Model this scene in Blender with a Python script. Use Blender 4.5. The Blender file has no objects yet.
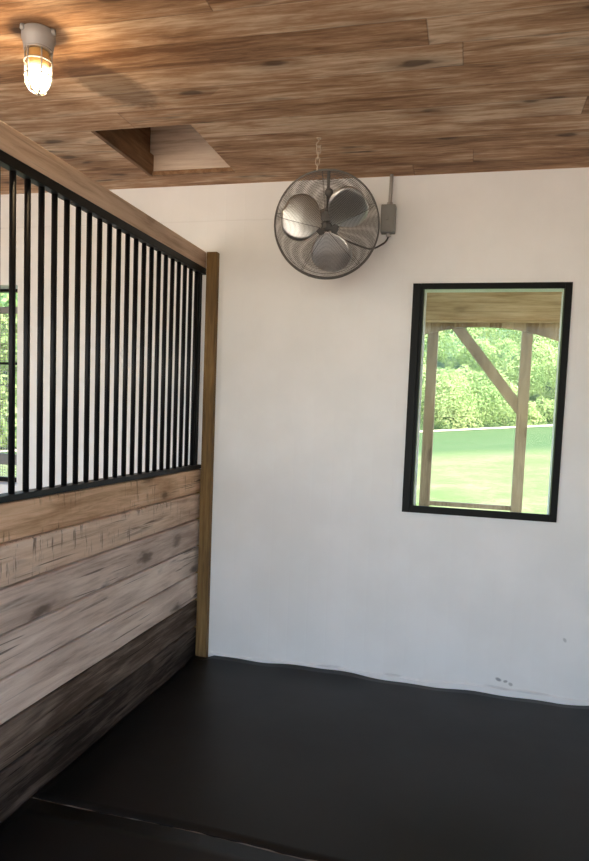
import bpy, bmesh, math, random
import numpy as np
from mathutils import Vector, Matrix
random.seed(7); np.random.seed(7)
S = bpy.context.scene
COL = S.collection

# ------------------------------------------------------------------ measures (metres)
D = 3.367            # inner face of the back wall
WT = 0.17            # wall thickness
XP = -1.347          # stall face of the partition
HC = 2.442           # ceiling height above the mats
XL, XR = -4.9, 2.35  # far sides of the two stalls
YF = -1.35           # open front of the stalls
GZ = -0.02           # concrete under the mats

# ------------------------------------------------------------------ object helpers
def obj(name, bm, m, parent=None, smooth=False):
    me = bpy.data.meshes.new(name)
    bmesh.ops.recalc_face_normals(bm, faces=bm.faces)
    bm.to_mesh(me); bm.free()
    if smooth:
        for p in me.polygons: p.use_smooth = True
    o = bpy.data.objects.new(name, me); COL.objects.link(o)
    if m: me.materials.append(m)
    if parent:
        o.parent = parent
        o.matrix_parent_inverse = parent.matrix_world.inverted() if False else Matrix.Translation(-parent.location)
    return o

def thing(name, label, cat, loc=(0, 0, 0), group=None):
    o = bpy.data.objects.new(name, None); COL.objects.link(o)
    o.empty_display_size = .05
    o.location = loc; o['label'] = label; o['category'] = cat
    if group: o['group'] = group
    return o

def tag(o, label, cat, group=None, kind=None):
    o['label'] = label; o['category'] = cat
    if group: o['group'] = group
    if kind: o['kind'] = kind
    return o

def struct(name, bm, m, label=None, cat=None, parent=None):
    o = obj(name, bm, m, parent)
    if parent is None:
        o['kind'] = 'structure'
        if label: o['label'] = label; o['category'] = cat
    return o

def box(bm, x0, x1, y0, y1, z0, z1, bev=0.0):
    t = bmesh.new()
    bmesh.ops.create_cube(t, size=1)
    for v in t.verts:
        v.co = Vector(((x0+x1)/2 + v.co.x*(x1-x0), (y0+y1)/2 + v.co.y*(y1-y0), (z0+z1)/2 + v.co.z*(z1-z0)))
    if bev:
        bmesh.ops.bevel(t, geom=list(t.edges), offset=bev, segments=2, affect='EDGES', profile=.6)
    join(bm, t)
    return bm

def join(bm, t):
    mp = {}
    for v in t.verts: mp[v] = bm.verts.new(v.co)
    for f in t.faces:
        try: bm.faces.new([mp[v] for v in f.verts])
        except ValueError: pass
    t.free()

def tube(bm, pts, r, n=8, closed=False, cap=True):
    pts = [Vector(p) for p in pts]
    rs = r if isinstance(r, (list, tuple)) else [r]*len(pts)
    rings = []; N = len(pts); up = None
    for i, p in enumerate(pts):
        if closed: t = pts[(i+1) % N] - pts[(i-1) % N]
        else: t = pts[min(i+1, N-1)] - pts[max(i-1, 0)]
        t.normalize()
        if up is None:
            up = t.orthogonal().normalized()
        else:
            up = (up - t*up.dot(t))
            if up.length < 1e-6: up = t.orthogonal()
            up.normalize()
        b = t.cross(up)
        rings.append([bm.verts.new(p + (up*math.cos(2*math.pi*k/n) + b*math.sin(2*math.pi*k/n))*rs[i]) for k in range(n)])
    for i in range(N if closed else N-1):
        a, c = rings[i], rings[(i+1) % N]
        for k in range(n):
            bm.faces.new((a[k], a[(k+1) % n], c[(k+1) % n], c[k]))
    if not closed and cap:
        bm.faces.new(rings[0]); bm.faces.new(list(reversed(rings[-1])))
    return bm

def lathe(bm, prof, M=Matrix(), n=24, cap=True):
    """prof: (radius, height) pairs about local z; M places it."""
    rings = []
    for r, h in prof:
        if r < 1e-6: rings.append([bm.verts.new(M @ Vector((0, 0, h)))])
        else: rings.append([bm.verts.new(M @ Vector((r*math.cos(2*math.pi*k/n), r*math.sin(2*math.pi*k/n), h))) for k in range(n)])
    for a, b in zip(rings, rings[1:]):
        for k in range(n):
            k2 = (k+1) % n
            if len(a) == 1 and len(b) == 1: continue
            if len(a) == 1: bm.faces.new((a[0], b[k], b[k2]))
            elif len(b) == 1: bm.faces.new((a[k], a[k2], b[0]))
            else: bm.faces.new((a[k], a[k2], b[k2], b[k]))
    if cap:
        if len(rings[0]) > 1: bm.faces.new(rings[0])
        if len(rings[-1]) > 1: bm.faces.new(rings[-1])
    return bm

# ------------------------------------------------------------------ materials
class NT:
    def __init__(s, name):
        s.m = bpy.data.materials.new(name); s.m.use_nodes = True
        s.t = s.m.node_tree; s.t.nodes.clear()
        s.out = s.t.nodes.new('ShaderNodeOutputMaterial')
    def n(s, typ, **kw):
        nd = s.t.nodes.new('ShaderNode'+typ)
        for k, v in kw.items():
            if k in nd.inputs.keys(): s.set(nd.inputs[k], v)
            else: setattr(nd, k, v)
        return nd
    def set(s, inp, v):
        if isinstance(v, bpy.types.NodeSocket): s.t.links.new(v, inp)
        else: inp.default_value = v
    def math(s, op, a, b=0.0, c=0.0):
        nd = s.t.nodes.new('ShaderNodeMath'); nd.operation = op
        for i, v in enumerate((a, b, c)): s.set(nd.inputs[i], v)
        return nd.outputs[0]
    def mix(s, f, a, b, blend='MIX'):
        nd = s.t.nodes.new('ShaderNodeMix'); nd.data_type = 'RGBA'; nd.blend_type = blend
        s.set(nd.inputs[0], f); s.set(nd.inputs[6], a); s.set(nd.inputs[7], b)
        return nd.outputs[2]
    def ramp(s, f, stops):
        nd = s.t.nodes.new('ShaderNodeValToRGB'); s.set(nd.inputs[0], f)
        e = nd.color_ramp.elements
        while len(e) < len(stops): e.new(.5)
        for k, (p, c) in enumerate(stops):
            e[k].position = p; e[k].color = c if len(c) == 4 else (*c, 1)
        return nd.outputs[0]
    def noise(s, vec, scale, detail=4, rough=.55, dist=0.0):
        nd = s.n('TexNoise'); s.set(nd.inputs['Vector'], vec)
        nd.inputs['Scale'].default_value = scale; nd.inputs['Detail'].default_value = detail
        nd.inputs['Roughness'].default_value = rough; nd.inputs['Distortion'].default_value = dist
        return nd.outputs[0]
    def coords(s): return s.n('TexCoord').outputs['Object']
    def sep(s, v):
        nd = s.n('SeparateXYZ'); s.set(nd.inputs[0], v); return nd.outputs
    def comb(s, x, y, z):
        nd = s.n('CombineXYZ')
        for i, v in enumerate((x, y, z)): s.set(nd.inputs[i], v)
        return nd.outputs[0]
    def smooth(s, v, a, b):
        nd = s.n('MapRange'); nd.interpolation_type = 'SMOOTHSTEP'
        s.set(nd.inputs[0], v); nd.inputs[1].default_value = a; nd.inputs[2].default_value = b
        return nd.outputs[0]
    def bsdf(s, col, rough=.6, metal=0.0, spec=.5, height=None, bump=.2, dist=.004):
        b = s.n('BsdfPrincipled')
        s.set(b.inputs['Base Color'], col if isinstance(col, bpy.types.NodeSocket) else (*col, 1))
        s.set(b.inputs['Roughness'], rough); s.set(b.inputs['Metallic'], metal)
        s.set(b.inputs['Specular IOR Level'], spec)
        if height is not None:
            bp = s.n('Bump'); s.set(bp.inputs['Height'], height)
            bp.inputs['Strength'].default_value = bump; bp.inputs['Distance'].default_value = dist
            s.t.links.new(bp.outputs[0], b.inputs['Normal'])
        s.t.links.new(b.outputs[0], s.out.inputs[0])
        return s.m

def plain(name, col, rough=.5, metal=0.0, spec=.5, var=.12, scale=30):
    t = NT(name)
    n = t.noise(t.coords(), scale)
    c = t.mix(n, (*[v*(1-var) for v in col], 1), (*[min(1, v*(1+var)) for v in col], 1))
    return t.bsdf(c, rough, metal, spec, n, .08, .001)

def wood(name, cols, axis, grain=1.0, rough=.75, board=None, joint=None, patch=None, knots=.5, streak=.5, bump=.35, random_by_object=True, scuffs=False, spec=.25, edges=.75, cross=None, kscale=3.4, stretchf=.07, crack=.3):
    """cols = (dark, mid, light); axis = grain direction 0/1/2; board=(cross axis, width, offset)"""
    t = NT(name); co = t.coords(); X = t.sep(co)
    ln = [X[0], X[1], X[2]]
    oi = t.n('ObjectInfo').outputs['Random'] if random_by_object else 0.0
    off = t.math('MULTIPLY', oi, 37.0)
    edge = None; bt = None
    if board:
        ca, w, o = board
        u = t.math('DIVIDE', t.math('SUBTRACT', ln[ca], o), w)
        bi = t.math('FLOOR', u)
        fr = t.math('FRACT', u)
        d = t.math('MINIMUM', fr, t.math('SUBTRACT', 1.0, fr))
        edge = t.math('SUBTRACT', 1.0, t.smooth(d, 0.0, .022))
        wn = t.n('TexWhiteNoise', noise_dimensions='1D'); t.set(wn.inputs['W'], bi)
        bt = wn.outputs['Value']
        off = t.math('ADD', off, t.math('MULTIPLY', bt, 53.0))
        if joint:
            u2 = t.math('ADD', t.math('DIVIDE', ln[axis], joint), t.math('MULTIPLY', bt, 5.37))
            f2 = t.math('FRACT', u2)
            d2 = t.math('MULTIPLY', t.math('MINIMUM', f2, t.math('SUBTRACT', 1.0, f2)), joint)
            e2 = t.math('SUBTRACT', 1.0, t.smooth(d2, 0.0, .004))
            edge = t.math('MAXIMUM', edge, e2)
            wn2 = t.n('TexWhiteNoise', noise_dimensions='2D')
            t.set(wn2.inputs['Vector'], t.comb(t.math('FLOOR', u2), bi, 0.0))
            bt = t.math('ADD', t.math('MULTIPLY', bt, .4), t.math('MULTIPLY', wn2.outputs['Value'], .6))
            off = t.math('ADD', off, t.math('MULTIPLY', wn2.outputs['Value'], 19.0))
    g = [t.math('MULTIPLY', v, 1.0) for v in ln]
    stretch = [1.0, 1.0, 1.0]; stretch[axis] = stretchf
    vec = t.comb(*[t.math('ADD', t.math('MULTIPLY', g[i], stretch[i]), off if i == axis else t.math('MULTIPLY', off, .37)) for i in range(3)])
    n1 = t.noise(vec, 14*grain, 6, .62, 1.2)
    n2 = t.noise(vec, 62*grain, 5, .68, .4)
    st2 = [1.0, 1.0, 1.0]; st2[axis] = .32
    vec2 = t.comb(*[t.math('ADD', t.math('MULTIPLY', g[i], st2[i]), off) for i in range(3)])
    n3 = t.noise(vec2, 5.5*grain, 3, .5, .6)
    v = t.math('ADD', t.math('MULTIPLY', n1, .50), t.math('MULTIPLY', n2, .42))
    v = t.math('SUBTRACT', t.math('ADD', v, t.math('MULTIPLY', n3, .34)), .055)
    if bt is not None: v = t.math('ADD', v, t.math('MULTIPLY', t.math('SUBTRACT', bt, .5), .22))
    elif random_by_object: v = t.math('ADD', v, t.math('MULTIPLY', t.math('SUBTRACT', oi, .5), .10))
    col = t.ramp(v, [(.43, cols[0]), (.57, cols[1]), (.71, cols[2])])
    # dark grain streaks
    sk = t.smooth(n3, .58, .72)
    sk = t.math('MULTIPLY', sk, t.smooth(n1, .45, .62))
    col = t.mix(t.math('MULTIPLY', sk, streak), col, (*[c*.35 for c in cols[0]], 1))
    # knots
    cr = cross if cross is not None else (board[0] if board else (2 if axis != 2 else 0))
    vec3 = t.comb(t.math('ADD', t.math('MULTIPLY', g[axis], .42), off), t.math('ADD', g[cr], off), 0.0)
    wob = t.math('MULTIPLY', t.math('SUBTRACT', t.noise(vec2, 22, 3), .5), .22)
    vo = t.n('TexVoronoi', voronoi_dimensions='2D'); t.set(vo.inputs['Vector'], vec3); vo.inputs['Scale'].default_value = kscale
    kd = t.math('ADD', vo.outputs['Distance'], wob)
    kr = t.n('SeparateColor'); t.set(kr.inputs[0], vo.outputs['Color'])
    k = t.math('SUBTRACT', 1.0, t.smooth(kd, .03, .10))
    k = t.math('MULTIPLY', k, t.smooth(kr.outputs[0], .22, .45))
    halo = t.math('MULTIPLY', t.math('SUBTRACT', 1.0, t.smooth(kd, .05, .34)), t.smooth(kr.outputs[0], .22, .45))
    col = t.mix(t.math('MULTIPLY', halo, knots*.6), col, (*[c*.75 for c in cols[0]], 1))
    col = t.mix(t.math('MULTIPLY', k, knots), col, (*[c*.3 for c in cols[0]], 1))
    st4 = [1.0, 1.0, 1.0]; st4[axis] = .022
    v4 = t.comb(*[t.math('ADD', t.math('MULTIPLY', g[i], st4[i]), off) for i in range(3)])
    ck = t.smooth(t.noise(v4, 85, 2, .5, .4), .63, .69)
    ck = t.math('MULTIPLY', ck, t.smooth(n3, .40, .56))
    col = t.mix(t.math('MULTIPLY', ck, crack), col, (*[c*.35 for c in cols[0]], 1))
    if scuffs:   # rough-sawn: short cross-grain saw and chew marks
        va = [2.2, 2.2, 2.2]; va[2] = .35
        vv = t.comb(*[t.math('ADD', t.math('MULTIPLY', g[i], va[i]), off) for i in range(3)])
        q = t.smooth(t.noise(vv, 26, 3, .7), .56, .64)
        q = t.math('MULTIPLY', q, t.smooth(t.noise(vec2, 9, 2), .42, .62))
        col = t.mix(t.math('MULTIPLY', q, .8), col, (*[c*.42 for c in cols[0]], 1))
    h = t.math('ADD', t.math('MULTIPLY', n2, .6), n1)
    if edge is not None:
        col = t.mix(t.math('MULTIPLY', edge, edges), col, (*[c*.22 for c in cols[0]], 1))
        h = t.math('SUBTRACT', h, t.math('MULTIPLY', edge, 1.3))
    if patch: col = patch(t, co, col)
    return t.bsdf(col, rough, 0, spec, h, bump, .004)

def ell_mask(t, co, cx, cy, cz, rx, ry, rz, rot=0.0, axes=(0, 1), soft=.35):
    """soft-edged ellipse mask around a point (rot turns it in the plane of the two axes)"""
    X = t.sep(co); c = (cx, cy, cz); r = (rx, ry, rz)
    a = t.math('SUBTRACT', X[axes[0]], c[axes[0]]); b = t.math('SUBTRACT', X[axes[1]], c[axes[1]])
    cs, sn = math.cos(rot), math.sin(rot)
    u = t.math('ADD', t.math('MULTIPLY', a, cs/r[axes[0]]), t.math('MULTIPLY', b, sn/r[axes[0]]))
    v = t.math('ADD', t.math('MULTIPLY', a, -sn/r[axes[1]]), t.math('MULTIPLY', b, cs/r[axes[1]]))
    d = t.math('SQRT', t.math('ADD', t.math('MULTIPLY', u, u), t.math('MULTIPLY', v, v)))
    d = t.math('ADD', d, t.math('MULTIPLY', t.math('SUBTRACT', t.noise(co, 40, 3), .5), .5))
    return t.math('SUBTRACT', 1.0, t.smooth(d, 1-soft, 1+soft*.4))

def ceiling_dark_patch(t, co, col):  # soft-edged dark brown ellipse mixed over the ceiling boards
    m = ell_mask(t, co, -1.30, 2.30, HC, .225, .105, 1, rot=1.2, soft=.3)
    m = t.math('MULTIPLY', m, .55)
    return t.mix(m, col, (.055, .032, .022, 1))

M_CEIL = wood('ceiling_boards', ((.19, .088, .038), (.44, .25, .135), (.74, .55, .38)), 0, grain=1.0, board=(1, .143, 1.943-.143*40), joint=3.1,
              patch=ceiling_dark_patch, knots=.75, streak=.9, rough=.6, kscale=4.4, stretchf=.12, random_by_object=False, bump=.25, edges=.4)
M_RAIL = wood('planed_rail', ((.40, .27, .18), (.60, .43, .31), (.70, .53, .40)), 1, knots=.8, streak=.15, rough=.65)
M_POST = wood('treated_post', ((.105, .060, .022), (.20, .120, .045), (.29, .185, .075)), 2, knots=.6, streak=.25, rough=.7)
M_PLANK = [wood('kickboard_'+k, c, 1, knots=.8, streak=.95, rough=.85, kscale=3.0, crack=.85, scuffs=(k in ('tan', 'buff')), bump=.55, spec=.12) for k, c in (
    ('tan', ((.44, .27, .155), (.72, .49, .32), (.88, .67, .49))),
    ('buff', ((.43, .30, .215), (.70, .53, .40), (.86, .70, .57))),
    ('grey', ((.44, .34, .28), (.70, .58, .50), (.86, .75, .66))),
    ('brown', ((.050, .035, .026), (.11, .082, .064), (.27, .215, .175))),
    ('dark', ((.010, .0075, .006), (.036, .027, .022), (.14, .11, .092))))]
M_HATCH = wood('hatch_boards', ((.42, .30, .21), (.66, .52, .41), (.76, .64, .52)), 0, knots=.6, streak=.3, rough=.65)
M_SHAFT = wood('hatch_side', ((.13, .065, .03), (.24, .125, .06), (.34, .20, .11)), 1, knots=.5, streak=.3, rough=.65)
M_BEAM = wood('porch_beam', ((.36, .23, .13), (.56, .40, .25), (.70, .53, .36)), 0, knots=.3, streak=.3)
M_ARCH = wood('porch_boards', ((.22, .14, .075), (.40, .28, .165), (.54, .40, .25)), 2, board=(0, .09, .02), knots=.3, streak=.4, random_by_object=False)
M_PPOST = wood('porch_post', ((.22, .145, .08), (.36, .25, .15), (.48, .35, .22)), 2, knots=.4, streak=.3)
M_BLACK = plain('black_steel', (.006, .006, .006), .45, 0.0, .2)
M_BAR = plain('bar_steel', (.006, .006, .0065), .45, 0.0, .2)
M_FRAME = plain('black_frame', (.005, .0055, .005), .45, 0.0, .12)
M_GREYBAR = plain('grey_rail', (.20, .20, .19), .6)
M_ALU = plain('blade_aluminium', (.80, .79, .775), .33, 1.0, .5, .03)
M_WIRE = plain('galvanised_wire', (.15, .138, .128), .5, .3)
M_MOTOR = plain('motor_grey', (.13, .125, .12), .5, .2)
M_CAST = plain('cast_grey', (.40, .38, .36), .55, .25)
M_BOX = plain('utility_box', (.26, .26, .245), .5, .1)
M_CHAIN = plain('chain_zinc', (.50, .40, .31), .4, .5)
M_CORD = plain('rubber_cord', (.03, .027, .025), .5)

def wall_mat():
    t = NT('white_paint'); co = t.coords(); X = t.sep(co)
    n = t.noise(co, 3.0, 4); f = t.noise(co, 90, 3)
    col = t.mix(t.smooth(n, .35, .7), (.80, .795, .78, 1), (.845, .84, .83, 1))
    # vertical siding grooves under the paint, faint
    u = t.math('FRACT', t.math('DIVIDE', X[0], .1))
    gr = t.math('SUBTRACT', 1.0, t.smooth(t.math('ABSOLUTE', t.math('SUBTRACT', u, .5)), 0.0, .06))
    # sheet seam
    sm = t.math('SUBTRACT', 1.0, t.smooth(t.math('ABSOLUTE', t.math('SUBTRACT', X[2], 2.262)), .0015, .005))
    sm = t.math('MULTIPLY', sm, t.math('SUBTRACT', 1.0, t.smooth(X[0], -.95, -.75)))
    col = t.mix(t.math('MULTIPLY', sm, .12), col, (.5, .48, .45, 1))
    # small black smudge near the floor and a fainter one further right
    for (x, z, rx, rz, a, s) in ((.203, .074, .016, .009, -.35, .62), (.236, .068, .011, .007, .2, .55), (.260, .057, .011, .009, -.5, .45), (.488, .300, .008, .013, .5, .35), (.20, .035, .06, .006, -.06, .18), (.36, .03, .09, .006, 0, .15), (-.62, .035, .07, .006, .05, .2), (-.3, .03, .05, .006, 0, .2)):
        m = ell_mask(t, co, x, 0, z, rx, 1, rz, a, (0, 2), .5)
        col = t.mix(t.math('MULTIPLY', m, s), col, (.05, .055, .06, 1))
    h = t.math('SUBTRACT', t.math('ADD', t.math('MULTIPLY', n, .4), t.math('MULTIPLY', f, .25)), t.math('MULTIPLY', gr, .25))
    h = t.math('SUBTRACT', h, t.math('MULTIPLY', sm, .4))
    return t.bsdf(col, .55, 0, .35, h, .25, .004)
M_WALL = wall_mat()

def mat_mat():
    t = NT('black_rubber'); co = t.coords()
    n = t.noise(co, 2.2, 5, .6); f = t.noise(co, 140, 3)
    c = t.mix(n, (.0035, .0033, .0033, 1), (.008, .0074, .007, 1))
    d = t.smooth(t.noise(co, 55, 2, .5), .78, .82)
    c = t.mix(t.math('MULTIPLY', d, .25), c, (.12, .10, .08, 1))
    r = t.math('ADD', .30, t.math('MULTIPLY', n, .22))
    return t.bsdf(c, r, 0, .20, t.math('ADD', t.math('MULTIPLY', f, .3), n), .10, .004)
M_MAT = mat_mat()
M_FLOOR = plain('dusty_concrete', (.17, .14, .115), .9)
def gravel():
    t = NT('gravel'); n = t.noise(t.coords(), 14, 5)
    return t.bsdf(t.mix(n, (.54, .42, .30, 1), (.70, .57, .42, 1)), .95)
M_GRAVEL = gravel()
def lawn_mat():
    t = NT('lawn'); co = t.coords(); X = t.sep(co)
    n = t.noise(co, .7, 6, .65); f = t.noise(co, 9, 4, .7)
    c = t.ramp(t.math('ADD', t.math('MULTIPLY', n, .6), t.math('MULTIPLY', f, .4)), [(.36, (.085, .130, .04)), (.5, (.130, .165, .062)), (.62, (.20, .215, .10))])
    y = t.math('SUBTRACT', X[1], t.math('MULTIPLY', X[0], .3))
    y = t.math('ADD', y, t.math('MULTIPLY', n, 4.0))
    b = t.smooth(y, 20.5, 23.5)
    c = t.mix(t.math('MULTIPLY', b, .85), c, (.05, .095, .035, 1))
    return t.bsdf(c, .9, 0, .1, f, .5, .03)
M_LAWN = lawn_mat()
def leaf_mat():
    t = NT('leaves'); co = t.coords()
    n = t.noise(co, .55, 3); f = t.noise(co, 6, 3, .7)
    c = t.ramp(t.math('ADD', t.math('MULTIPLY', n, .55), t.math('MULTIPLY', f, .45)), [(.36, (.25, .37, .13)), (.5, (.36, .46, .18)), (.62, (.48, .54, .25))])
    d = t.n('BsdfDiffuse'); t.set(d.inputs['Color'], c)
    tr = t.n('BsdfTranslucent'); t.set(tr.inputs['Color'], c)
    ms = t.n('MixShader'); ms.inputs[0].default_value = .45
    t.t.links.new(d.outputs[0], ms.inputs[1]); t.t.links.new(tr.outputs[0], ms.inputs[2])
    t.t.links.new(ms.outputs[0], t.out.inputs[0])
    return t.m
M_LEAF = leaf_mat()
M_BARK = plain('bark', (.16, .12, .085), .9)
def glass(name, refl=.10, tint=(1, 1, 1)):
    t = NT(name)
    tr = t.n('BsdfTransparent'); tr.inputs[0].default_value = (*tint, 1)
    g = t.n('BsdfGlossy'); g.inputs['Roughness'].default_value = .03
    lw = t.n('LayerWeight'); lw.inputs[0].default_value = .25
    ms = t.n('MixShader'); t.set(ms.inputs[0], t.math('MULTIPLY', lw.outputs['Fresnel'], refl*4))
    t.t.links.new(tr.outputs[0], ms.inputs[1]); t.t.links.new(g.outputs[0], ms.inputs[2])
    t.t.links.new(ms.outputs[0], t.out.inputs[0])
    return t.m
M_PANE = glass('window_glass', .08)
def globe_mat():
    t = NT('lamp_glass')
    tr = t.n('BsdfTransparent'); tr.inputs[0].default_value = (1, .93, .78, 1)
    tl = t.n('BsdfTranslucent'); tl.inputs[0].default_value = (1, .85, .62, 1)
    g = t.n('BsdfGlossy'); g.inputs['Roughness'].default_value = .08
    a = t.n('MixShader'); a.inputs[0].default_value = .04
    b = t.n('MixShader'); b.inputs[0].default_value = .07
    L = t.t.links.new
    L(tr.outputs[0], a.inputs[1]); L(tl.outputs[0], a.inputs[2])
    L(a.outputs[0], b.inputs[1]); L(g.outputs[0], b.inputs[2]); L(b.outputs[0], t.out.inputs[0])
    return t.m
M_GLOBE = globe_mat()
def emit(name, col, s):
    t = NT(name); e = t.n('Emission'); e.inputs[0].default_value = (*col, 1); e.inputs[1].default_value = s
    t.t.links.new(e.outputs[0], t.out.inputs[0]); return t.m
BULB = 205.0
M_BULB = emit('bulb_light', (1.0, .78, .52), BULB)

# ------------------------------------------------------------------ shell
# window openings in the back wall: (x0, x1, z0, z1)
W1 = (-.272, .390, .853, 1.930)
W2 = (-3.16, -2.453, .846, 1.955)
def wall_with_holes(bm, x0, x1, y0, y1, z0, z1, holes):
    hs = sorted(holes); x = x0
    for a, b, c, d in hs:
        box(bm, x, a, y0, y1, z0, z1)
        box(bm, a, b, y0, y1, z0, c); box(bm, a, b, y0, y1, d, z1)
        x = b
    box(bm, x, x1, y0, y1, z0, z1)
ZR = HC+.42
bm = bmesh.new(); wall_with_holes(bm, XL-.15, XR+.15, D, D+WT, -.12, ZR, [W1, W2])
struct('wall_back', bm, M_WALL, 'white painted siding wall with the fan and window', 'wall')
bm = bmesh.new(); box(bm, XR, XR+.1, YF, D, -.12, ZR); struct('wall_right', bm, M_WALL)
bm = bmesh.new(); box(bm, XL-.1, XL, YF, D, -.12, ZR); struct('wall_left', bm, M_WALL)
bm = bmesh.new(); box(bm, XL, XR, YF, D, -.12, GZ); struct('floor', bm, M_FLOOR, 'dusty concrete floor under the rubber mats', 'floor')
bm = bmesh.new(); box(bm, .95, XR, YF-.10, YF, -.12, ZR); struct('light_blocker_front', bm, M_WALL)  # unseen wall behind the camera, added to hold daylight off the right side
# ceiling with a square opening
HX0, HX1, HY0, HY1 = -1.597, -1.150, 2.662, 3.212
bm = bmesh.new()
CT = .025
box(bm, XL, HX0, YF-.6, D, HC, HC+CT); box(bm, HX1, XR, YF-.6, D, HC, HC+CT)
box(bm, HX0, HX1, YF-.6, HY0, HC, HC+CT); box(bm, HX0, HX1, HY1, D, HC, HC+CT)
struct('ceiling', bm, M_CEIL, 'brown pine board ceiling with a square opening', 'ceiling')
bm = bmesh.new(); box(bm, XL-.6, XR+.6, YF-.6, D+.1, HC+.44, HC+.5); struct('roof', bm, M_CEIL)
# paint-thick wavy strip where the wall meets the mats
bm = bmesh.new()
N = 90; prev = None
for i in range(N+1):
    x = XP+.08 + (XR-XP-.08)*i/N
    h = .026 + .006*math.sin(x*7.1) + .004*math.sin(x*19+1)
    r = [bm.verts.new((x, D, GZ)), bm.verts.new((x, D-.008, GZ)), bm.verts.new((x, D-.008, h)), bm.verts.new((x, D, h+.006))]
    if prev:
        for k in range(4): bm.faces.new((prev[k], prev[(k+1) % 4], r[(k+1) % 4], r[k]))
    else: bm.faces.new(r)
    prev = r
bm.faces.new(prev)
struct('baseboard_back', bm, M_WALL)

# hatch shaft in the ceiling
hz = HC
t = thing('ceiling_hatch', 'square board-lined opening in the ceiling, boards lit inside', 'hatch', ((HX0+HX1)/2, (HY0+HY1)/2, HC))
th = .02; HH = .36
def hb(nm, m, *a):
    b = bmesh.new(); box(b, *a, bev=.0015); return obj(nm, b, m, t)
hb('side_board', M_SHAFT, HX0-th, HX0, HY0-th, HY1+th, hz+CT+.001, hz+HH)
hb('side_board', M_SHAFT, HX1, HX1+th, HY0-th, HY1+th, hz+CT+.001, hz+HH)
hb('end_board', M_HATCH, HX0, HX1, HY1, HY1+th, hz+CT+.001, hz+HH)
hb('end_board', M_HATCH, HX0, HX1, HY0-th, HY0, hz+CT+.001, hz+HH)
hb('lid', M_HATCH, HX0-th, HX1+th, HY0-th, HY1+th, hz+HH, hz+HH+.02)
hb('edge_strip', M_SHAFT, HX0+.002, HX0+.022, HY0+.002, HY1-.002, hz-.001, hz+.10)
hb('edge_strip', M_SHAFT, HX0+.024, HX1-.002, HY1-.022, HY1-.002, hz-.001, hz+.018)

# ------------------------------------------------------------------ windows
def ring_frame(bm, x0, x1, z0, z1, y0, y1, wl, wr, wt, wb, bev=.002):
    box(bm, x0, x0+wl, y0, y1, z0, z1, bev); box(bm, x1-wr, x1, y0, y1, z0, z1, bev)
    box(bm, x0+wl, x1-wr, y0, y1, z1-wt, z1, bev); box(bm, x0+wl, x1-wr, y0, y1, z0, z0+wb, bev)
bm = bmesh.new()
ring_frame(bm, -.295, .414, .851, 1.941, D-.014, D-.0005, .036, .031, .027, .034)
w = obj('window_1', bm, M_FRAME); w['kind'] = 'structure'; tag(w, 'black framed window in the white wall, porch and lawn beyond', 'window')
bm = bmesh.new(); ring_frame(bm, W1[0]-.0, W1[1]+.0, W1[2], W1[3], D+.002, D+.062, .027, .004, .004, .006, 0)
obj('window_sash', bm, M_FRAME, w)
bm = bmesh.new(); box(bm, W1[0]+.026, W1[1]-.003, D+.03, D+.033, W1[2]+.005, W1[3]-.003); obj('pane', bm, M_PANE, w)
bm = bmesh.new(); box(bm, W1[0], W1[1], D+.07, D+WT+.03, W1[2]-.001, W1[2]+.004); obj('window_sill', bm, M_WALL, w)
bm = bmesh.new(); box(bm, W1[0]-.06, W1[0]+.029, D+WT, D+WT+.02, W1[2]-.06, W1[3]+.06); obj('casing', bm, M_WALL, w)

y2 = D+.118
bm = bmesh.new()
box(bm, W2[0], W2[1]+.0, y2, y2+.035, 1.940, 1.955); box(bm, W2[0], W2[1], y2, y2+.035, .846, .872)
box(bm, W2[0], W2[0]+.03, y2, y2+.035, .872, 1.940); box(bm, W2[1]-.022, W2[1], y2, y2+.035, .872, 1.940)
w2 = obj('window_2', bm, M_FRAME); w2['kind'] = 'structure'; tag(w2, 'barred window with wire mesh in the next stall', 'window')
for z0, z1 in ((1.818, 1.856), (.945, 1.008)):
    bm = bmesh.new(); box(bm, W2[0]+.03, W2[1]-.022, y2+.006, y2+.026, z0, z1, .002); obj('screen_rail', bm, M_GREYBAR, w2)
bm = bmesh.new(); box(bm, W2[0]+.03, W2[1]-.022, y2+.004, y2+.024, 1.526, 1.540); obj('meeting_bar', bm, M_FRAME, w2)
bm = bmesh.new()
x = W2[0]+.04
while x < W2[1]-.02:
    tube(bm, [(x, y2+.03, .872), (x, y2+.03, 1.818)], .0017, 4); x += .016
z = .88
while z < 1.81:
    tube(bm, [(W2[0]+.03, y2+.032, z), (W2[1]-.022, y2+.032, z)], .0017, 4); z += .016
obj('wire_mesh', bm, M_CAST, w2)

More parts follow.
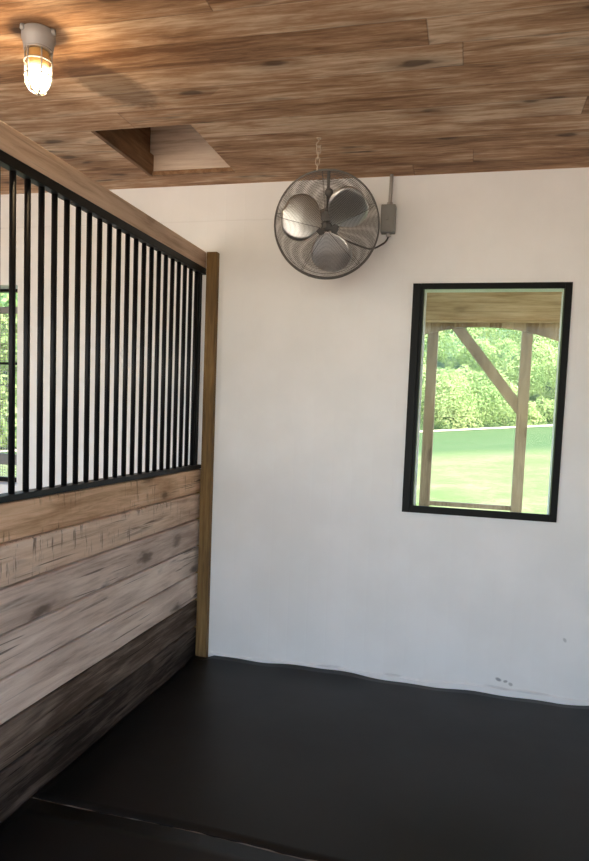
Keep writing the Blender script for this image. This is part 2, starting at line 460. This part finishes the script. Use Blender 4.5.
# ------------------------------------------------------------------ partition
P = thing('stall_partition', 'plank and black bar partition between the stalls, tan top rail', 'partition', (XP, 2.2, 0))
def part(nm, m, *a, bev=.003, smooth=False):
    b = bmesh.new(); box(b, *a, bev=bev); return obj(nm, b, m, P, smooth)
PY0, PY1 = .55, D-.004
zs = [-.016, .158, .306, .4515, .594, .738, .8755, 1.003]
pm = [4, 3, 2, 2, 2, 1, 0]
for i in range(7):
    b = bmesh.new()
    jit = random.uniform(-.003, .003)
    # a slightly wavy, rough-sawn board
    n = 26; rows = []
    for k in range(n+1):
        y = PY0 + (PY1-PY0)*k/n
        wv = .0012*math.sin(y*9+i*2.3)+random.uniform(-.0008, .0008)
        z0 = zs[i]+.0042+random.uniform(-.0008, .0008); z1 = zs[i+1]-.0042+random.uniform(-.0008, .0008)
        c = .004
        rows.append([b.verts.new((XP+jit+wv-cx, y, z)) for cx, z in ((.038, z0), (c, z0), (0, z0+c), (0, z1-c), (c, z1), (.038, z1))])
    for p_, q in zip(rows, rows[1:]):
        for k in range(6): b.faces.new((p_[k], p_[(k+1) % 6], q[(k+1) % 6], q[k]))
    b.faces.new(rows[0]); b.faces.new(rows[-1])
    o = obj('plank', b, M_PLANK[pm[i]], P)
    o['label'] = ['darkest lowest kick plank', 'dark brown kick plank', 'grey brown kick plank', 'grey brown kick plank', 'grey brown kick plank', 'buff kick plank', 'tan topmost kick plank'][i]
part('top_rail', M_RAIL, XP-.040, XP, PY0, D-.003, 2.026, 2.107)
part('upper_channel', M_BLACK, XP-.031, XP+.001, PY0, D-.003, 1.994, 2.026, bev=.002)
part('lower_channel', M_BLACK, XP-.045, XP+.005, PY0, D-.003, 1.003, 1.023, bev=.002)
part('wall_post', M_POST, XP+.014, XP+.071, D-.038, D-.0005, -.018, 2.102, bev=.004)
b = bmesh.new(); box(b, XP-.036, XP+.012, D-.0035, D-.0005, -.018, 1.0, .0005); obj('back_cleat', b, M_POST, P)
part('end_stile', M_BLACK, XP-.032, XP-.008, D-.062, D-.030, 1.022, 1.995, bev=.0015)
for k in range(-16, 21):
    y = 1.851 + .0718*k
    b = bmesh.new(); tube(b, [(XP-.020, y, 1.02), (XP-.020, y, 1.993)], .010, 12)
    obj('bar', b, M_BAR, P, smooth=True)

# ------------------------------------------------------------------ rubber mats
def mat(name, x0, x1, y0f, y1f, label, nx=110, ny=34, lift=None):
    b = bmesh.new(); top = []; bot = []
    for j in range(ny+1):
        rt = []; rb = []
        for i in range(nx+1):
            x = x0+(x1-x0)*i/nx; ya = y0f(x); yb = y1f(x); y = ya+(yb-ya)*j/ny
            z = .0015*math.sin(x*5+y*3)+.001*math.sin(y*9-x*2)
            if lift: z += lift(x, y)
            rt.append(b.verts.new((x, y, z))); rb.append(b.verts.new((x, y, GZ+.0005)))
        top.append(rt); bot.append(rb)
    for j in range(ny):
        for i in range(nx):
            b.faces.new((top[j][i], top[j][i+1], top[j+1][i+1], top[j+1][i]))
            b.faces.new((bot[j][i], bot[j+1][i], bot[j+1][i+1], bot[j][i+1]))
    for j in range(ny):
        for i in (0, nx): b.faces.new((top[j][i], top[j+1][i], bot[j+1][i], bot[j][i]))
    for i in range(nx):
        for j in (0, ny): b.faces.new((top[j][i], top[j][i+1], bot[j][i+1], bot[j][i]))
    o = obj(name, b, M_MAT, None, smooth=False)
    for p in o.data.polygons: p.use_smooth = abs(p.normal.z) > .7
    return tag(o, label, 'mat', 'black stall mats')
seam = lambda x: 1.895 - .035*(x+.4) + .006*math.sin(x*6) + (.02*max(0, -1.0-x))
def curl(x, y):
    d = max(0.0, 1-(D-y)/.22)
    w = .010 + .010*math.sin(2.9*x+4.4) + .006*math.sin(8.3*x+.6) + .003*math.sin(21*x)
    return d*d*w
mat('rubber_mat', XP+.006, XR-.005, lambda x: seam(x)+.002, lambda x: D-.042 if x < XP+.09 else D-.009, 'black rubber mat meeting the white wall beyond the seam', lift=curl)
FRONT = mat('rubber_mat', XP+.006, XR-.005, lambda x: YF+.004, lambda x: seam(x)-.0045, 'black rubber mat nearest the camera before the pale seam', ny=40)

b = bmesh.new(); prev = None
for i in range(200):
    x = XP+.010+(XR-XP-.02)*i/199; y = seam(x)-.0012; h = -.0005+.0016*math.sin(x*31)+.001*math.sin(x*83)
    wd = .0018+.0007*math.sin(x*47)
    r = [b.verts.new((x, y-wd, GZ+.0006)), b.verts.new((x, y+wd, GZ+.0006)), b.verts.new((x, y+wd*.8, h)), b.verts.new((x, y-wd*.8, h))]
    if prev:
        for k in range(4): b.faces.new((prev[k], prev[(k+1) % 4], r[(k+1) % 4], r[k]))
    else: b.faces.new(r)
    prev = r
b.faces.new(prev)
o = obj('dusty_edge', b, M_FLOOR, FRONT); o['label'] = 'pale dust packed along the seam'

# ------------------------------------------------------------------ caged ceiling lamp
LX, LY = -1.348, 1.945
t = thing('ceiling_lamp', 'caged glass lamp glowing on the board ceiling above partition', 'lamp', (LX, LY, HC))
T = Matrix.Translation((LX, LY, HC)) @ Matrix.Diagonal((1, 1, .92, 1))
b = bmesh.new(); lathe(b, [(.046, 0), (.050, -.005), (.050, -.030), (.047, -.036), (.044, -.056), (.038, -.064)], T, 28); o = obj('base', b, M_CAST, t, True)
for a in (0, 2.1, 4.2):
    b = bmesh.new(); lathe(b, [(.008, -.001), (.009, -.014), (.005, -.018)], T @ Matrix.Translation((.050*math.cos(a), .050*math.sin(a), 0)), 10); obj('lug', b, M_CAST, t, True)
b = bmesh.new(); lathe(b, [(.035, -.060), (.0365, -.075), (.0365, -.135), (.034, -.163), (.025, -.182), (.012, -.192), (0, -.194)], T, 28, cap=False); obj('globe', b, M_GLOBE, t, True)
b = bmesh.new(); lathe(b, [(.020, -.060), (.032, -.068), (.032, -.122), (.026, -.128)], T, 16); obj('socket', b, plain('socket_amber', (.72, .46, .20), .5), t, True)
b = bmesh.new(); lathe(b, [(.020, -.127), (.026, -.133), (.028, -.146), (.025, -.160), (.014, -.174), (0, -.178)], T, 20, cap=False); obj('bulb', b, M_BULB, t, True)
b = bmesh.new()
for k in range(6):
    a = k*math.pi/3+.3
    prof = [(.040, -.062), (.041, -.10), (.041, -.145), (.038, -.170), (.028, -.190), (.014, -.200), (0, -.202)]
    tube(b, [T @ Vector((r*math.cos(a), r*math.sin(a), h)) for r, h in prof], .0026, 6)
for h, r in ((-.100, .041), (-.146, .041)):
    tube(b, [T @ Vector((r*math.cos(a), r*math.sin(a), h)) for a in [2*math.pi*i/28 for i in range(28)]], .0026, 6, closed=True)
tube(b, [T @ Vector((.041*math.cos(a), .041*math.sin(a), -.064)) for a in [2*math.pi*i/28 for i in range(28)]], .003, 6, closed=True)
obj('wire_cage', b, M_CAST, t, True)

# ------------------------------------------------------------------ wall fan
FC = Vector((-.643, 2.975, 2.114))
aim = Vector((0, 0, 1.3)) - FC
zf = (aim.normalized()*1.0 + Vector((-.01, 0, -.22))).normalized()     # fan axis, facing the stall
xf = Vector((0, 0, 1)).cross(zf).normalized(); yf = zf.cross(xf)
FM = Matrix.Translation(FC) @ Matrix((xf, yf, zf)).transposed().to_4x4()
t = thing('wall_fan', 'round grey caged fan with three blades hanging near the wall', 'fan', FC)
RG = .224
def guard(name, sgn, depth, rmin, n):
    b = bmesh.new()
    hz_ = lambda r: sgn*(.012 + depth*math.sqrt(max(0, 1-(r/RG)**2.6)))
    for i in range(n):
        r = rmin + (RG-rmin)*i/(n-1)
        tube(b, [FM @ Vector((r*math.cos(a), r*math.sin(a), hz_(r))) for a in [2*math.pi*k/56 for k in range(56)]], .00105, 4, closed=True)
    for k in range(5):
        a = 2*math.pi*k/5+2.95
        tube(b, [FM @ Vector((r*math.cos(a), r*math.sin(a), hz_(r)+sgn*.002)) for r in [rmin*.3+(RG-rmin*.3)*i/12 for i in range(13)]], .0012, 5)
    return obj(name, b, M_WIRE, t, True)
guard('front_guard', 1, .050, .012, 40)
guard('rear_guard', -1, .060, .055, 32)
b = bmesh.new()
for h in (-.012, .012): tube(b, [FM @ Vector((RG*math.cos(a), RG*math.sin(a), h)) for a in [2*math.pi*k/72 for k in range(72)]], .0032, 8, closed=True)
for k in range(6):
    a = k*math.pi/3+.2
    tube(b, [FM @ Vector((RG*math.cos(a), RG*math.sin(a), -.014)), FM @ Vector((RG*math.cos(a), RG*math.sin(a), .014))], .004, 6)
obj('guard_rim', b, plain('rim_wire', (.16, .15, .14), .45, .4), t, True)
b = bmesh.new(); lathe(b, [(.006, .014), (.018, .012), (.020, .004), (.020, -.018), (.012, -.02)], FM, 24); obj('hub', b, M_MOTOR, t, True)
b = bmesh.new(); lathe(b, [(.020, -.02), (.052, -.026), (.055, -.034), (.055, -.115), (.045, -.128), (.02, -.132)], FM, 28); obj('motor', b, M_MOTOR, t, True)
# blades: broad rounded paddles with twist
def blade(ang, pitch):
    b = bmesh.new(); R = Matrix.Rotation(ang, 4, 'Z')
    nu, nv = 18, 10; g = []
    for i in range(nu+1):
        s = i/nu; r = .020+.180*s
        wd = max(.034, .196*math.sqrt(max(0.0, 1-((s-.54)/.47)**2))) if s < .54 else .196*math.sqrt(max(.003, 1-((s-.54)/.462)**2.2))
        row = []
        for j in range(nv+1):
            q = (j/nv-.5)
            pt = pitch*(1.2-.4*s)
            c = q*wd
            camber = .010*(1-4*q*q)*min(1, s*2)
            p = Vector((r, c*math.cos(pt)-camber*math.sin(pt), c*math.sin(pt)+camber*math.cos(pt)))
            row.append(FM @ R @ p)
        g.append(row)
    th_ = (FM.to_3x3() @ Vector((0, 0, -1)))*.0018
    A = [[b.verts.new(p) for p in row] for row in g]; B = [[b.verts.new(p+th_) for p in row] for row in g]
    for i in range(nu):
        for j in range(nv):
            b.faces.new((A[i][j], A[i+1][j], A[i+1][j+1], A[i][j+1])); b.faces.new((B[i][j], B[i][j+1], B[i+1][j+1], B[i+1][j]))
    rim = [(i, 0) for i in range(nu+1)]+[(nu, j) for j in range(1, nv+1)]+[(i, nv) for i in range(nu-1, -1, -1)]+[(0, j) for j in range(nv-1, 0, -1)]
    for (a, c), (d, e) in zip(rim, rim[1:]+rim[:1]):
        b.faces.new((A[a][c], A[d][e], B[d][e], B[a][c]))
    return b
for k, a in enumerate((164, 41, -78)):
    obj('blade', blade(math.radians(a), math.radians(22)), M_ALU, t, True)
    b = bmesh.new(); R = FM @ Matrix.Rotation(math.radians(a), 4, 'Z')
    tube(b, [R @ Vector((.015, 0, -.006)), R @ Vector((.075, 0, -.004))], .006, 8); obj('blade_arm', b, M_MOTOR, t, True)
# rear bracket with knob, up to the hanging chain
b = bmesh.new()
pb = [FM @ Vector((0, .0, -.122)), FM @ Vector((0, .09, -.10)), FM @ Vector((0, .17, -.075)), FM @ Vector((0, .219, -.014))]
tube(b, pb, .007, 8); obj('bracket', b, M_MOTOR, t, True)
b = bmesh.new(); lathe(b, [(.010, -.03), (.018, -.02), (.018, .0), (.008, .006)], FM @ Matrix.Translation((0.004, .125, -.06)), 16); obj('knob', b, M_MOTOR, t, True)

# chain and hook
def link_pts(c, up, side, L, w):
    pts = []
    for k in range(18):
        a = 2*math.pi*k/18
        x = math.cos(a)*w/2; y = math.sin(a)*w/2 + (1 if math.sin(a) > 0 else -1)*(L-w)/2
        pts.append(c+side*x+up*y)
    return pts
top = Vector((-.668, 2.872, HC)); bot = FM @ Vector((-.048, RG-.002, 0.0))
t = thing('hanging_chain', 'short twisted chain on a ceiling hook above the fan', 'chain', top)
b = bmesh.new(); pts = []
for k in range(14):
    a = math.radians(90+20*k); pts.append(top+Vector((.010*math.cos(a), 0, -.026+.011*math.sin(a))))
tube(b, [top+Vector((0, 0, .0)), top+Vector((0, 0, -.012))]+pts[1:], .0026, 8); lathe(b, [(.011, 0), (.010, -.003), (.004, -.005)], Matrix.Translation(top), 12)
obj('hook', b, M_CHAIN, t, True)
c0 = top+Vector((0, 0, -.036)); v = bot-c0; n = max(2, round(v.length/.021)); up = v.normalized()
s1 = up.orthogonal().normalized(); s2 = up.cross(s1)
for k in range(n):
    c = c0+v*((k+.5)/n); a = k*math.pi/2+.5
    b = bmesh.new(); tube(b, link_pts(c, up, s1*math.cos(a)+s2*math.sin(a), v.length/n+.008, .016), .0031, 6, closed=True); obj('chain_link', b, M_CHAIN, t, True)

# switch box with conduit, cord to the fan
BX = -.426
t = thing('switch_box', 'grey switch box on the white wall beside the fan', 'switch box', (BX, D, 2.18))
b = bmesh.new(); box(b, BX-.034, BX+.034, D-.052, D-.0005, 2.172, 2.300, .005); obj('box_body', b, M_BOX, t)
b = bmesh.new(); box(b, BX-.031, BX+.031, D-.058, D-.052, 2.178, 2.294, .003); obj('cover_plate', b, M_BOX, t)
b = bmesh.new(); box(b, BX-.006, BX+.006, D-.066, D-.058, 2.225, 2.247, .002); obj('toggle', b, M_BOX, t)
b = bmesh.new(); tube(b, [(BX+.004, D-.026, 2.299), (BX+.006, D-.024, HC)], .0085, 12); obj('conduit', b, M_CAST, t, True)
b = bmesh.new(); lathe(b, [(.012, 0), (.014, .002), (.014, .012), (.010, .016)], Matrix.Translation((BX+.004, D-.026, 2.300)), 12); obj('conduit_fitting', b, M_CAST, t, True)
b = bmesh.new(); lathe(b, [(.008, -.016), (.011, -.014), (.011, -.003), (.009, 0)], Matrix.Translation((BX+.004, D-.028, 2.171)), 12); obj('cord_gland', b, M_CAST, t, True)
m0 = FM @ Vector((.035, -.045, -.105))
pts = [m0, FM @ Vector((.065, -.075, -.12)), Vector((-.530, 3.17, 2.075)), Vector((-.485, 3.25, 2.08)), Vector((-.445, 3.31, 2.115)), Vector((BX-.004, D-.030, 2.138)), Vector((BX+.004, D-.028, 2.156))]
def spline(P_, n=10):
    out = []
    for i in range(len(P_)-1):
        p0, p1, p2, p3 = P_[max(i-1, 0)], P_[i], P_[i+1], P_[min(i+2, len(P_)-1)]
        for k in range(n):
            u = k/n
            out.append(.5*((2*p1)+(p2-p0)*u+(2*p0-5*p1+4*p2-p3)*u*u+(3*p1-p0-3*p2+p3)*u**3))
    return out+[P_[-1]]
b = bmesh.new(); tube(b, spline(pts), .0042, 8); tag(obj('power_cord', b, M_CORD, None, True), 'dark cord sagging from the fan to the grey switch box', 'cord')

# ------------------------------------------------------------------ porch and land beyond
PYB = 5.6
b = bmesh.new(); box(b, -2.3, 3.2, PYB, PYB+.04, 2.072, 2.33, .004); box(b, -2.3, 3.2, PYB-.022, PYB, 2.064, 2.082, .003)
tag(obj('porch_beam', b, M_BEAM), 'tan wooden beam across the top of the window view', 'beam')
b = bmesh.new(); n = 60; x0, x1 = -1.20, 1.30; prev = None
for i in range(n+1):
    x = x0+(x1-x0)*i/n; z = 2.039-.32*(x-.05)**2
    r = [b.verts.new((x, PYB+.041, z)), b.verts.new((x, PYB+.062, z)), b.verts.new((x, PYB+.062, 2.32)), b.verts.new((x, PYB+.041, 2.32))]
    if prev:
        for k in range(4): b.faces.new((prev[k], prev[(k+1) % 4], r[(k+1) % 4], r[k]))
    else: b.faces.new(r)
    prev = r
b.faces.new(prev)
tag(obj('arched_valance', b, M_ARCH), 'arched board valance hanging below the porch beam', 'valance')
def lawn_z(x, y): return -.6+.05*y+.06*x*min(1, max(0, (y-6)/15))
for (x, lab) in ((-.322, 'tan porch post without a brace, left side of window view'), (.396, 'right porch post carrying the diagonal brace, outside the window')):
    b = bmesh.new(); box(b, x-.041, x+.041, PYB+.066, PYB+.148, lawn_z(x, PYB+.1)-.15, 2.26, .004)
    tag(obj('porch_post', b, M_PPOST), lab, 'post', 'porch posts')
b = bmesh.new(); p0 = Vector((.3545, PYB+.107, 1.435)); p1 = Vector((-.21, PYB+.107, 2.135)); dv = (p1-p0).normalized(); nv = Vector((dv.z, 0, -dv.x))
for s in (0,):
    vs = []
    for e_, p_ in enumerate((p0, p1)):
        for a, c in ((-1, -1), (1, -1), (1, 1), (-1, 1)):
            q = p_+nv*.040*a+Vector((0, .036*c, 0))
            if e_ == 0: q += dv*((.3542-q.x)/dv.x)
            vs.append(b.verts.new(q))
    for k in range(4): b.faces.new((vs[k], vs[(k+1) % 4], vs[4+(k+1) % 4], vs[4+k]))
    b.faces.new(vs[:4]); b.faces.new(vs[4:])
tag(obj('diagonal_brace', b, M_PPOST), 'slanting wooden brace rising left from the right porch post', 'brace')
b = bmesh.new(); box(b, -.280, .3545, PYB+.085, PYB+.125, .608, .642, .003)
tag(obj('porch_rail', b, M_PPOST), 'low wooden rail between the two porch posts', 'rail')
b = bmesh.new(); box(b, -2.4, 3.5, D+WT, PYB+.55, 2.40, 2.44); struct('porch_roof', b, M_BEAM)

# ground: back lawn, front yard, path
def sheet(name, xs, ys, zf_, m):
    b = bmesh.new(); g = [[b.verts.new((x, y, zf_(x, y))) for x in xs] for y in ys]
    for j in range(len(ys)-1):
        for i in range(len(xs)-1): b.faces.new((g[j][i], g[j][i+1], g[j+1][i+1], g[j+1][i]))
    o = struct(name, b, m)
    for p in o.data.polygons: p.use_smooth = True
    return o
xs = list(np.linspace(-45, 30, 76)); 
def land(x, y):
    z = lawn_z(x, y)
    e = y-(31.9+.62*x*.8)
    if e > 0: z += .42*e
    return z
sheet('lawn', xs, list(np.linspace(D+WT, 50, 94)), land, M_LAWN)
sheet('ground', list(np.linspace(-40, 40, 20)), list(np.linspace(-40, YF, 20)), lambda x, y: -.06, M_GRAVEL)
py = lambda x: 30.9+.5*x
b = bmesh.new(); prev = None
for i in range(121):
    x = -26+i*.35; a = .45
    r = [b.verts.new((x, py(x)-a, lawn_z(x, py(x)-a)+.02)), b.verts.new((x, py(x)+a, lawn_z(x, py(x)+a)+.03))]
    if prev: b.faces.new((prev[0], prev[1], r[1], r[0]))
    prev = r
struct('path', b, M_GRAVEL, 'pale gravel path between lawn and thicket', 'path')

# thicket: leafy bank beyond the path
def thicket():
    V = []; F = []
    rng = np.random.default_rng(3)
    clumps = []
    for x in np.arange(-30, 16, 1.05):
        for row in range(5):
            cx = x+rng.uniform(-.5, .5); cy = py(cx)+1.3+row*1.25+rng.uniform(-.4, .4)
            rad = rng.uniform(.75, 1.25)
            cz = land(cx, cy)+rad*.55+row*.85+rng.uniform(-.3, .5)
            clumps.append((cx, cy, cz, rad))
    vs = []
    for cx, cy, cz, rad in clumps:
        near = -4.5 < cx < 5.5
        n = 2400 if near else 330
        sz = .050 if near else .15
        d = rng.normal(size=(n, 3)); d /= np.linalg.norm(d, axis=1)[:, None]
        rr = rad*(.72+.36*rng.random(n)**.6)
        lump = 1+.16*np.sin(d[:, 0]*7+cx)*np.sin(d[:, 2]*6+cy)
        c = np.array([cx, cy, cz])+d*(rr*lump)[:, None]*np.array([1.05, .9, .95])
        u = rng.normal(size=(n, 3)); u -= (u*d).sum(1)[:, None]*d*.5; u /= np.linalg.norm(u, axis=1)[:, None]
        w = np.cross(u, d+rng.normal(size=(n, 3))*.5); w /= np.linalg.norm(w, axis=1)[:, None]
        s = sz*(.6+.9*rng.random(n))[:, None]
        vs.append(np.stack([c-u*s, c+w*s*.55, c+u*s, c-w*s*.55], 1).reshape(-1, 3))
    V = np.concatenate(vs); nq = len(V)//4
    me = bpy.data.meshes.new('thicket')
    me.vertices.add(len(V)); me.vertices.foreach_set('co', V.ravel().astype(np.float32))
    me.loops.add(nq*4); me.loops.foreach_set('vertex_index', np.arange(nq*4, dtype=np.int32))
    me.polygons.add(nq); me.polygons.foreach_set('loop_start', np.arange(0, nq*4, 4, dtype=np.int32))
    me.polygons.foreach_set('loop_total', np.full(nq, 4, dtype=np.int32))
    me.update(); me.validate()
    me.materials.append(M_LEAF)
    o = bpy.data.objects.new('thicket', me); COL.objects.link(o)
    tag(o, 'bright green leafy thicket on the bank beyond the lawn', 'thicket', kind='stuff')
thicket()

# ------------------------------------------------------------------ light
w = bpy.data.worlds.new('World'); S.world = w; w.use_nodes = True
nt = w.node_tree; bg = nt.nodes['Background']
sky = nt.nodes.new('ShaderNodeTexSky'); sky.sky_type = 'NISHITA'; sky.sun_disc = False
SUN = Vector((.50, -.32, .80)).normalized()
sky.sun_elevation = math.asin(SUN.z); sky.sun_rotation = math.atan2(SUN.x, SUN.y)
sky.air_density = 1.0; sky.dust_density = .7; sky.ozone_density = 1.0
nt.links.new(sky.outputs[0], bg.inputs[0]); bg.inputs[1].default_value = .66
sd = bpy.data.lights.new('sun', 'SUN'); sd.energy = 11.0; sd.angle = math.radians(.8); sd.color = (1, .94, .85)
so = bpy.data.objects.new('sun', sd); COL.objects.link(so); so.rotation_euler = (-SUN).to_track_quat('-Z', 'Y').to_euler(); so.location = (8, -4, 12)

# ------------------------------------------------------------------ camera
r = Vector((.969, .246, .038)); u = Vector((-.056, .070, .996)); f = Vector((-.242, .967, -.081))
f.normalize(); r = (r-f*r.dot(f)).normalized(); u = r.cross(f)
cd = bpy.data.cameras.new('camera'); cam = bpy.data.objects.new('camera', cd); COL.objects.link(cam)
cam.matrix_world = Matrix.Translation((0, 0, 1.3)) @ Matrix((r, u, -f)).transposed().to_4x4()
cd.sensor_fit = 'VERTICAL'; cd.sensor_height = 24.0; cd.sensor_width = 24.0*589/861
cd.lens = 689.5/861*24.0; cd.shift_y = 40.4/861
cd.clip_start = .02; cd.clip_end = 300
S.camera = cam
S.view_settings.view_transform = 'Standard'; S.view_settings.look = 'None'
S.view_settings.exposure = 0.64; S.view_settings.gamma = 1.0; S.view_settings.use_curve_mapping = False
S.cycles.max_bounces = 12; S.cycles.diffuse_bounces = 6; S.cycles.transparent_max_bounces = 16
S.cycles.use_denoising = True
S.cycles.sample_clamp_indirect = 6.0
